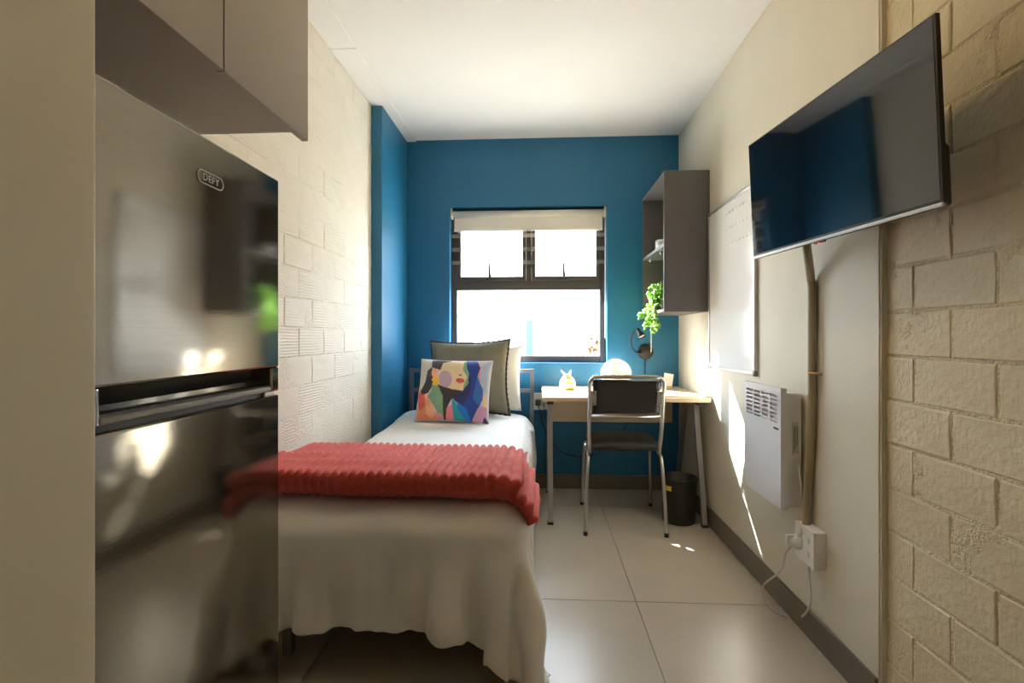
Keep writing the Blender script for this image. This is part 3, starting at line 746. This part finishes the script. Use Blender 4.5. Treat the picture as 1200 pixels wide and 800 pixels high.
# wall reading lamp
lp = U(756, 412, Y=YB)
wlmp = thing('reading_lamp', (lp.x, YB, lp.z), 'black gooseneck reading lamp on the blue wall', 'lamp')
MB().lathe([(.055, 0), (.055, .022), (.050, .028), (0, .029)], (lp.x, YB, lp.z), 32, axis=(0, -1, 0)).build('wall_plate', 'black', wlmp)
hp = U(749, 389, Y=3.67)
MB().tube(smooth_path([(lp.x-.035, YB-.026, lp.z-.005), (lp.x-.075, YB-.045, lp.z+.0), tuple(U(741, 407, Y=3.72)), tuple(U(739, 397, Y=3.70)), tuple(U(743, 388, Y=3.68)), (hp.x-.008, hp.y, hp.z+.006)], 6), .0065, 8).build('gooseneck', 'black', wlmp)
hdir = Vector((.42, -.35, -.83))
hq = MB().lathe([(.010, -.03), (.016, -.026), (.017, .0), (.024, .018), (.031, .040), (.029, .040), (.022, .018), (.0, .012)], (hp.x, hp.y, hp.z), 24, axis=hdir).build('lamp_head', 'black', wlmp)
MB().lathe([(0, .032), (.020, .030), (.0275, .034)], (hp.x, hp.y, hp.z), 20, axis=hdir).build('bulb_disc', 'white', hq)
cord = [(lp.x, YB-.006, lp.z-.054), (lp.x-.004, YB-.006, .86), (lp.x-.01, YB-.006, .80), (lp.x-.03, YB-.008, .66), tuple(U(737, 493, Y=YB-.01)), tuple(U(718, 520, Y=YB-.01)), tuple(U(690, 534, Y=YB-.01)), tuple(U(664, 532, Y=YB-.01)), tuple(U(650, 522, Y=YB-.01)), tuple(U(637, 500, Y=YB-.01)), tuple(U(633, 484, Y=YB-.02)), tuple(U(631, 474, Y=YB-.045))]
MB().tube(smooth_path(cord, 6), .0035, 6).build('power_cord', 'black', wlmp)
pp = U(630.5, 471, Y=YB-.03); Bx(pp.x-.020, pp.x+.020, YB-.048, YB-.0125, pp.z-.025, pp.z+.02).build('plug', 'black', wlmp, bevel=.006)
so = thing('wall_socket', (.003, YB, .65), 'white double wall socket between headboard and desk', 'socket')
Bx(-.047, .053, YB-.012, YB, .585, .712).build('face_plate', 'white', so, bevel=.003)
for z in (.62, .68): Bx(.022, .032, YB-.015, YB-.012, z-.008, z+.008).build('switch', 'grey_plastic', so)

# ------------------------------------------------------------------ wall shelf
SX0, SX1, SY0, SY1, SZ0, SZ1 = .748, 1.019, 3.091, 3.735, 1.284, 2.137
sh = thing('wall_shelf', (.885, 3.41, SZ0), 'grey open-fronted wall shelf unit above the desk', 'shelf')
T = .018
Bx(SX0, SX1, SY0, SY0+T, SZ0, SZ1).build('side_panel', 'shelf', sh, bevel=.0008, seg=1)
Bx(SX0, SX1, SY1-T, SY1, SZ0, SZ1).build('side_panel', 'shelf', sh, bevel=.0008, seg=1)
Bx(SX0, SX1, SY0+T, SY1-T, SZ0, SZ0+T).build('bottom_panel', 'shelf', sh)
Bx(SX0, SX1, SY0+T, SY1-T, SZ1-T, SZ1).build('top_panel', 'shelf', sh)
Bx(SX1-.006, SX1, SY0+T, SY1-T, SZ0+T, SZ1-T).build('back_panel', 'shelf', sh)
Bx(SX0+.004, SX1-.006, SY0+T, SY1-T, 1.685, 1.703).build('shelf_board', 'shelf', sh)
for y in (3.30, 3.62): MB().lathe([(.006, 0), (.006, .022)], (SX0+.03, y, 1.663), 10).build('shelf_peg', 'chrome', sh)
pj = U(773, 284, X=.84)
pt = thing('woven_pot', (.86, 3.56, 1.703), 'small pale ribbed pot on the middle shelf', 'pot')
MB().lathe([(.045, 0), (.052, .02), (.055, .06), (.052, .10), (.048, .10), (.045, .03), (0, .02)], (.86, 3.56, 1.7035), 28).build('pot_body', 'pale_grey', pt)
for k in range(6): MB().tube([(.86+.0555*math.cos(a), 3.56+.0555*math.sin(a), 1.715+k*.016) for a in [2*math.pi*i/28 for i in range(28)]], .0035, 6, closed=True).build('rib', 'white', pt)

# trailing plant
tp = thing('trailing_plant', (.83, 3.34, SZ0+T), 'green succulent with long strands trailing over the shelf edge', 'plant')
MB().lathe([(.036, 0), (.048, .075), (.050, .08), (.046, .08), (.040, .065), (0, .06)], (.83, 3.34, SZ0+T+.0005), 24).build('pot', 'white', tp)
rnd = random.Random(4)
def bead(b, c, d, s):
    d = d.normalized(); up = Vector((0, 0, 1)) if abs(d.z) < .9 else Vector((1, 0, 0)); a = d.cross(up).normalized(); e = a.cross(d)
    v = [c, c+d*s*.5+a*s*.34, c+d*s*.5+e*s*.3, c+d*s*.5-a*s*.34, c+d*s*.5-e*s*.3, c+d*s]
    b.add(v, [(0,2,1),(0,3,2),(0,4,3),(0,1,4),(5,1,2),(5,2,3),(5,3,4),(5,4,1)], True)
tops = []
strands = [(.745, 3.36, 1.17), (.705, 3.40, 1.20), (.745, 3.32, 1.20), (.672, 3.42, 1.265), (.745, 3.43, 1.03), (.715, 3.345, 1.235), (.745, 3.26, 1.19)]
for k, (ex_, ey_, ez_) in enumerate(strands):
    st = Vector((.83, 3.34, 1.37)); pk = Vector((.765+.01*k, 3.335+.015*k, 1.43-.012*k)); ed = Vector((.738, (3.36+ey_)/2, 1.345)); en = Vector((ex_, ey_, ez_))
    path = smooth_path([st, pk, ed, en.lerp(ed, .4), en], 12)
    MB().tube(path, .0025, 6).build('stem', 'leaf_pale', tp)
    lo, hi = MB(), MB()
    for i, p in enumerate(path):
        for _ in range(3 if k != 4 or i < 30 else 1):
            d = Vector((rnd.gauss(-.2, 1), rnd.gauss(0, 1), rnd.gauss(-.4, .7)))
            bead(hi if p.z > 1.36-rnd.uniform(0, .04) else lo, p+d.normalized()*.003, d, rnd.uniform(.018, .030) if not (k == 4 and p.z < 1.2) else .008)
    if hi.v: tag(hi.build('leaf_cluster', 'leaf', tp, recalc=False), kind='stuff')
    if lo.v: tag(lo.build('leaf_cluster', 'leaf', tp, recalc=False), kind='stuff')
hi = MB()
for i in range(150):
    d = Vector((rnd.gauss(-.3, .6), rnd.gauss(0, .5), rnd.gauss(.4, .5))).normalized()
    bead(hi, Vector((.79, 3.34, 1.40))+d*rnd.uniform(.01, .08), d, rnd.uniform(.018, .030))
tag(hi.build('leaf_cluster', 'leaf', tp, recalc=False), kind='stuff')

# ------------------------------------------------------------------ whiteboard
wbd = thing('whiteboard', (XR, 2.75, .955), 'white magnetic board with aluminium frame on the right wall', 'whiteboard')
QY0, QY1, QZ0, QZ1 = 2.424, 3.075, .953, 1.868
Bx(XR-.010, XR-.001, QY0+.012, QY1-.012, QZ0+.012, QZ1-.012).build('board', 'board', wbd)
for a in ((QY0, QY0+.014, QZ0, QZ1), (QY1-.014, QY1, QZ0, QZ1), (QY0+.014, QY1-.014, QZ0, QZ0+.014), (QY0+.014, QY1-.014, QZ1-.014, QZ1)):
    Bx(XR-.017, XR, *a).build('frame_rail', 'alu', wbd, bevel=.003)
for y in (QY0, QY1):
    for z in (QZ0, QZ1): Bx(XR-.019, XR, y-.006 if y == QY0 else y-.022, y+.022 if y == QY0 else y+.006, z-.006 if z == QZ0 else z-.022, z+.022 if z == QZ0 else z+.006).build('corner_cap', 'grey_plastic', wbd, bevel=.006)
dots = MB()
for r_ in range(3):
    for k in range(8): dots.lathe([(.006, 0), (.006, .002), (0, .003)], (XR-.010, 2.48+k*.045, 1.80-r_*.085), 8, axis=(-1, 0, 0))
tag(dots.build('raised_dots', 'white', wbd), 'rows of small raised dots', kind='stuff')

# ------------------------------------------------------------------ TV
tv = thing('television', (XR, 1.56, 1.43), 'black flat-screen television tilted out on a wall bracket', 'television')
A0 = Vector((.893, 1.17, 1.428)); e1 = (Vector((.803, 1.952, 1.428))-A0); TW = e1.length; e1.normalize()
e2 = Vector((-.020, 0, .429)); TH = e2.length; e2 = (e2-e1*e2.dot(e1)).normalized(); en_ = e1.cross(e2).normalized()
if en_.x > 0: en_ = -en_
TM = Matrix(((e1.x, e2.x, en_.x, A0.x), (e1.y, e2.y, en_.y, A0.y), (e1.z, e2.z, en_.z, A0.z), (0, 0, 0, 1)))
def tvb(a, b_, c, d, e, f_): return MB().box(a, b_, c, d, e, f_, TM)
tvb(0, TW, 0, TH, -.014, -.002).build('bezel', 'black', tv, bevel=.002)
tvb(.006, TW-.006, .016, TH-.006, -.003, -.0005).build('screen', 'screen', tv)
tvb(0, TW, 0, .009, -.012, .001).build('chin_strip', 'alu', tv, bevel=.002)
MB().prism([(.02, .005), (TW-.02, .005), (TW-.02, .14), (TW-.12, .30), (.12, .30), (.02, .14)], 2, -.046, -.014).xf(TM).build('rear_housing', 'black', tv, bevel=.008)
tvb(TW*.50, TW*.56, -.007, .001, -.010, -.002).build('sensor', 'black', tv, bevel=.002)
tvb(TW*.525, TW*.535, -.008, -.005, -.006, -.002).build('led', 'red_led', tv)
Bx(XR-.006, XR, 1.585, 1.69, 1.50, 1.76).build('mount_plate', 'black', tv, bevel=.002)
mc = TM @ Vector((TW*.55, TH*.45, -.046))
MB().tube([(XR-.006, 1.64, 1.62), mc], .018, 4, sq=True).build('mount_arm', 'black', tv)

# conduit from the TV to the socket
cnd = thing('wall_conduit', (XR, 1.95, .44), 'cream painted conduit running down the right wall from the television', 'conduit')
pth = [tuple(U(943, 268, X=.93)), tuple(U(946, 295, X=.955)), tuple(U(950, 325, X=1.0)), tuple(U(951.5, 345, X=1.004)), tuple(U(951.5, 430, X=1.004)), tuple(U(951, 500, X=1.004)), tuple(U(949, 545, X=1.004)), tuple(U(946, 580, X=1.0)), tuple(U(945, 622, X=.995))]
MB().tube(smooth_path(pth, 6), .0145, 12).build('conduit_pipe', 'cond', cnd)
sdl = U(953, 437, X=1.004)
MB().tube([(sdl.x+.015, sdl.y-.026, sdl.z), (sdl.x-.010, sdl.y-.018, sdl.z), (sdl.x-.017, sdl.y, sdl.z), (sdl.x-.010, sdl.y+.017, sdl.z), (sdl.x+.015, sdl.y+.020, sdl.z)], .0045, 8).build('saddle_clip', 'brass', cnd)
MB().lathe([(.006, 0), (.006, .004), (0, .006)], (XR-.002, sdl.y-.028, sdl.z), 10, axis=(-1, 0, 0)).build('screw', 'brass', cnd)

# heater
HY0, HY1, HZ0, HZ1, HX = 2.0, 2.345, .468, .935, .928
ht = thing('panel_heater', (XR, 2.17, HZ0), 'white wall-mounted panel heater with louvred top on right wall', 'heater')
_a, _b, _c, _d, _e = HX+.022, XR-.012, HY0+.006, HY1-.006, HZ1-.15
hb = MB().box(_a, _b, _c, _d, HZ0+.008, _e).box(_a, _b, _c, _c+.003, _e, HZ1-.02).box(_a, _b, _d-.003, _d, _e, HZ1-.02).box(_b-.003, _b, _c+.003, _d-.003, _e, HZ1-.02).box(_a, _b-.003, _c+.003, _d-.003, HZ1-.023, HZ1-.02).build('heater_body', 'white_metal', ht)
gz0, gz1 = HZ1-.138, HZ1-.022
fpm = MB().prism([(HY0, HZ0), (HY1-.012, HZ0), (HY1, HZ0+.02), (HY1, gz0), (HY0, gz0)], 0, HX, HX+.004)
fpm.box(HX, HX+.004, HY0, HY1, gz1, HZ1).box(HX+.004, HX+.022, HY0, HY1, HZ1-.004, HZ1).box(HX+.004, HX+.022, HY0, HY0+.004, HZ0, HZ1).box(HX+.004, HX+.022, HY1-.004, HY1, HZ0+.02, HZ1)
gy_s = [HY0+.030+c*.077 for c in range(4)]
for a, b_ in zip([HY0]+[y+.062 for y in gy_s], gy_s+[HY1]): fpm.box(HX, HX+.004, a, b_, gz0, gz1)
fp = fpm.build('front_panel', 'white_metal', ht)
for y in gy_s:
    for r_ in range(7):
        z = HZ1-.0225-r_*.0175
        MB().prism([(HX, z-.0055), (HX+.003, z-.0055), (HX+.008, z+.0015), (HX, z+.0015)], 1, y, y+.062).build('louvre', 'white_metal', fp)
Bx(HX-.0006, HX+.001, HY0+.018, HY0+.060, HZ1-.165, HZ1-.157).build('maker_mark', 'slot', fp)
Bx(HX+.045, HX+.068, HY0+.004, HY0+.0065, HZ1-.26, HZ1-.13).build('rating_label', 'pale_grey', hb)
for k in range(4): Bx(HX+.049+k*.005, HX+.051+k*.005, HY0+.0034, HY0+.0042, HZ1-.25+.01*k, HZ1-.145).build('rating_line', 'grey_plastic', hb)
Bx(HX+.050, HX+.066, HY0-.012, HY0+.007, HZ0+.19, HZ0+.215).build('cable_gland', 'white', hb, bevel=.003)
for z in (.55, .85):
    for y in (2.08, 2.27): Bx(XR-.014, XR, y-.012, y+.012, z-.02, z+.02).build('wall_bracket', 'grey_plastic', ht)
MB().tube(smooth_path([(HX+.058, HY0-.006, HZ0+.20), (HX+.062, HY0-.018, HZ0+.15), (HX+.070, HY0-.022, HZ0+.06), (HX+.068, HY0-.026, HZ0), (HX+.062, HY0-.040, .437)], 6), .0036, 8).build('heater_cord', 'pale_grey', ht)

# surface socket on the right wall with its plug
sk = thing('surface_socket', (XR, 1.92, .30), 'white surface-mounted double socket box below the conduit', 'socket')
KX, KY0, KY1, KZ0, KZ1 = .974, 1.855, 1.985, .302, .434
Bx(KX+.006, XR, KY0, KY1, KZ0, KZ1).build('back_box', 'white', sk, bevel=.003)
Bx(KX, KX+.006, KY0-.001, KY1+.001, KZ0-.001, KZ1+.001).build('face_plate', 'white', sk, bevel=.002)
for y, z in ((1.885, .345), (1.885, .395)):
    Bx(KX-.002, KX, y-.008, y+.008, z-.011, z+.011).build('switch', 'pale_grey', sk, bevel=.001)
MB().lathe([(.018, 0), (.018, .0015), (0, .002)], (KX, 1.945, .405), 20, axis=(-1, 0, 0)).build('outlet', 'pale_grey', sk)
pg = thing('power_plug', (KX, 1.955, .37), 'white round plug with a looped grey flex in the surface socket', 'plug')
MB().lathe([(.028, .001), (.028, .012), (.022, .022), (.014, .034), (0, .036)], (KX-.0005, 1.952, .366), 24, axis=(-1, 0, 0)).build('plug_body', 'white', pg)
Bx(KX-.05, KX-.02, 1.946, 1.958, .345, .392).build('plug_grip', 'white', pg, bevel=.004)
loop = [(KX-.03, 1.955, .345), (KX-.04, 1.975, .31), tuple(U(915, 668, X=.94)), tuple(U(897, 683, X=.95)), tuple(U(894, 693, X=.945)), tuple(U(901, 709, Z=.012)), tuple(U(918, 721, Z=.008)), tuple(U(936, 724, Z=.012)), tuple(U(947, 714, X=.945)), tuple(U(949.5, 695, X=.965)), tuple(U(948, 672, X=.985)), (KX+.02, 1.925, KZ0-.003)]
MB().tube(smooth_path(loop, 8), .0042, 8).build('flex', 'pale_grey', pg)
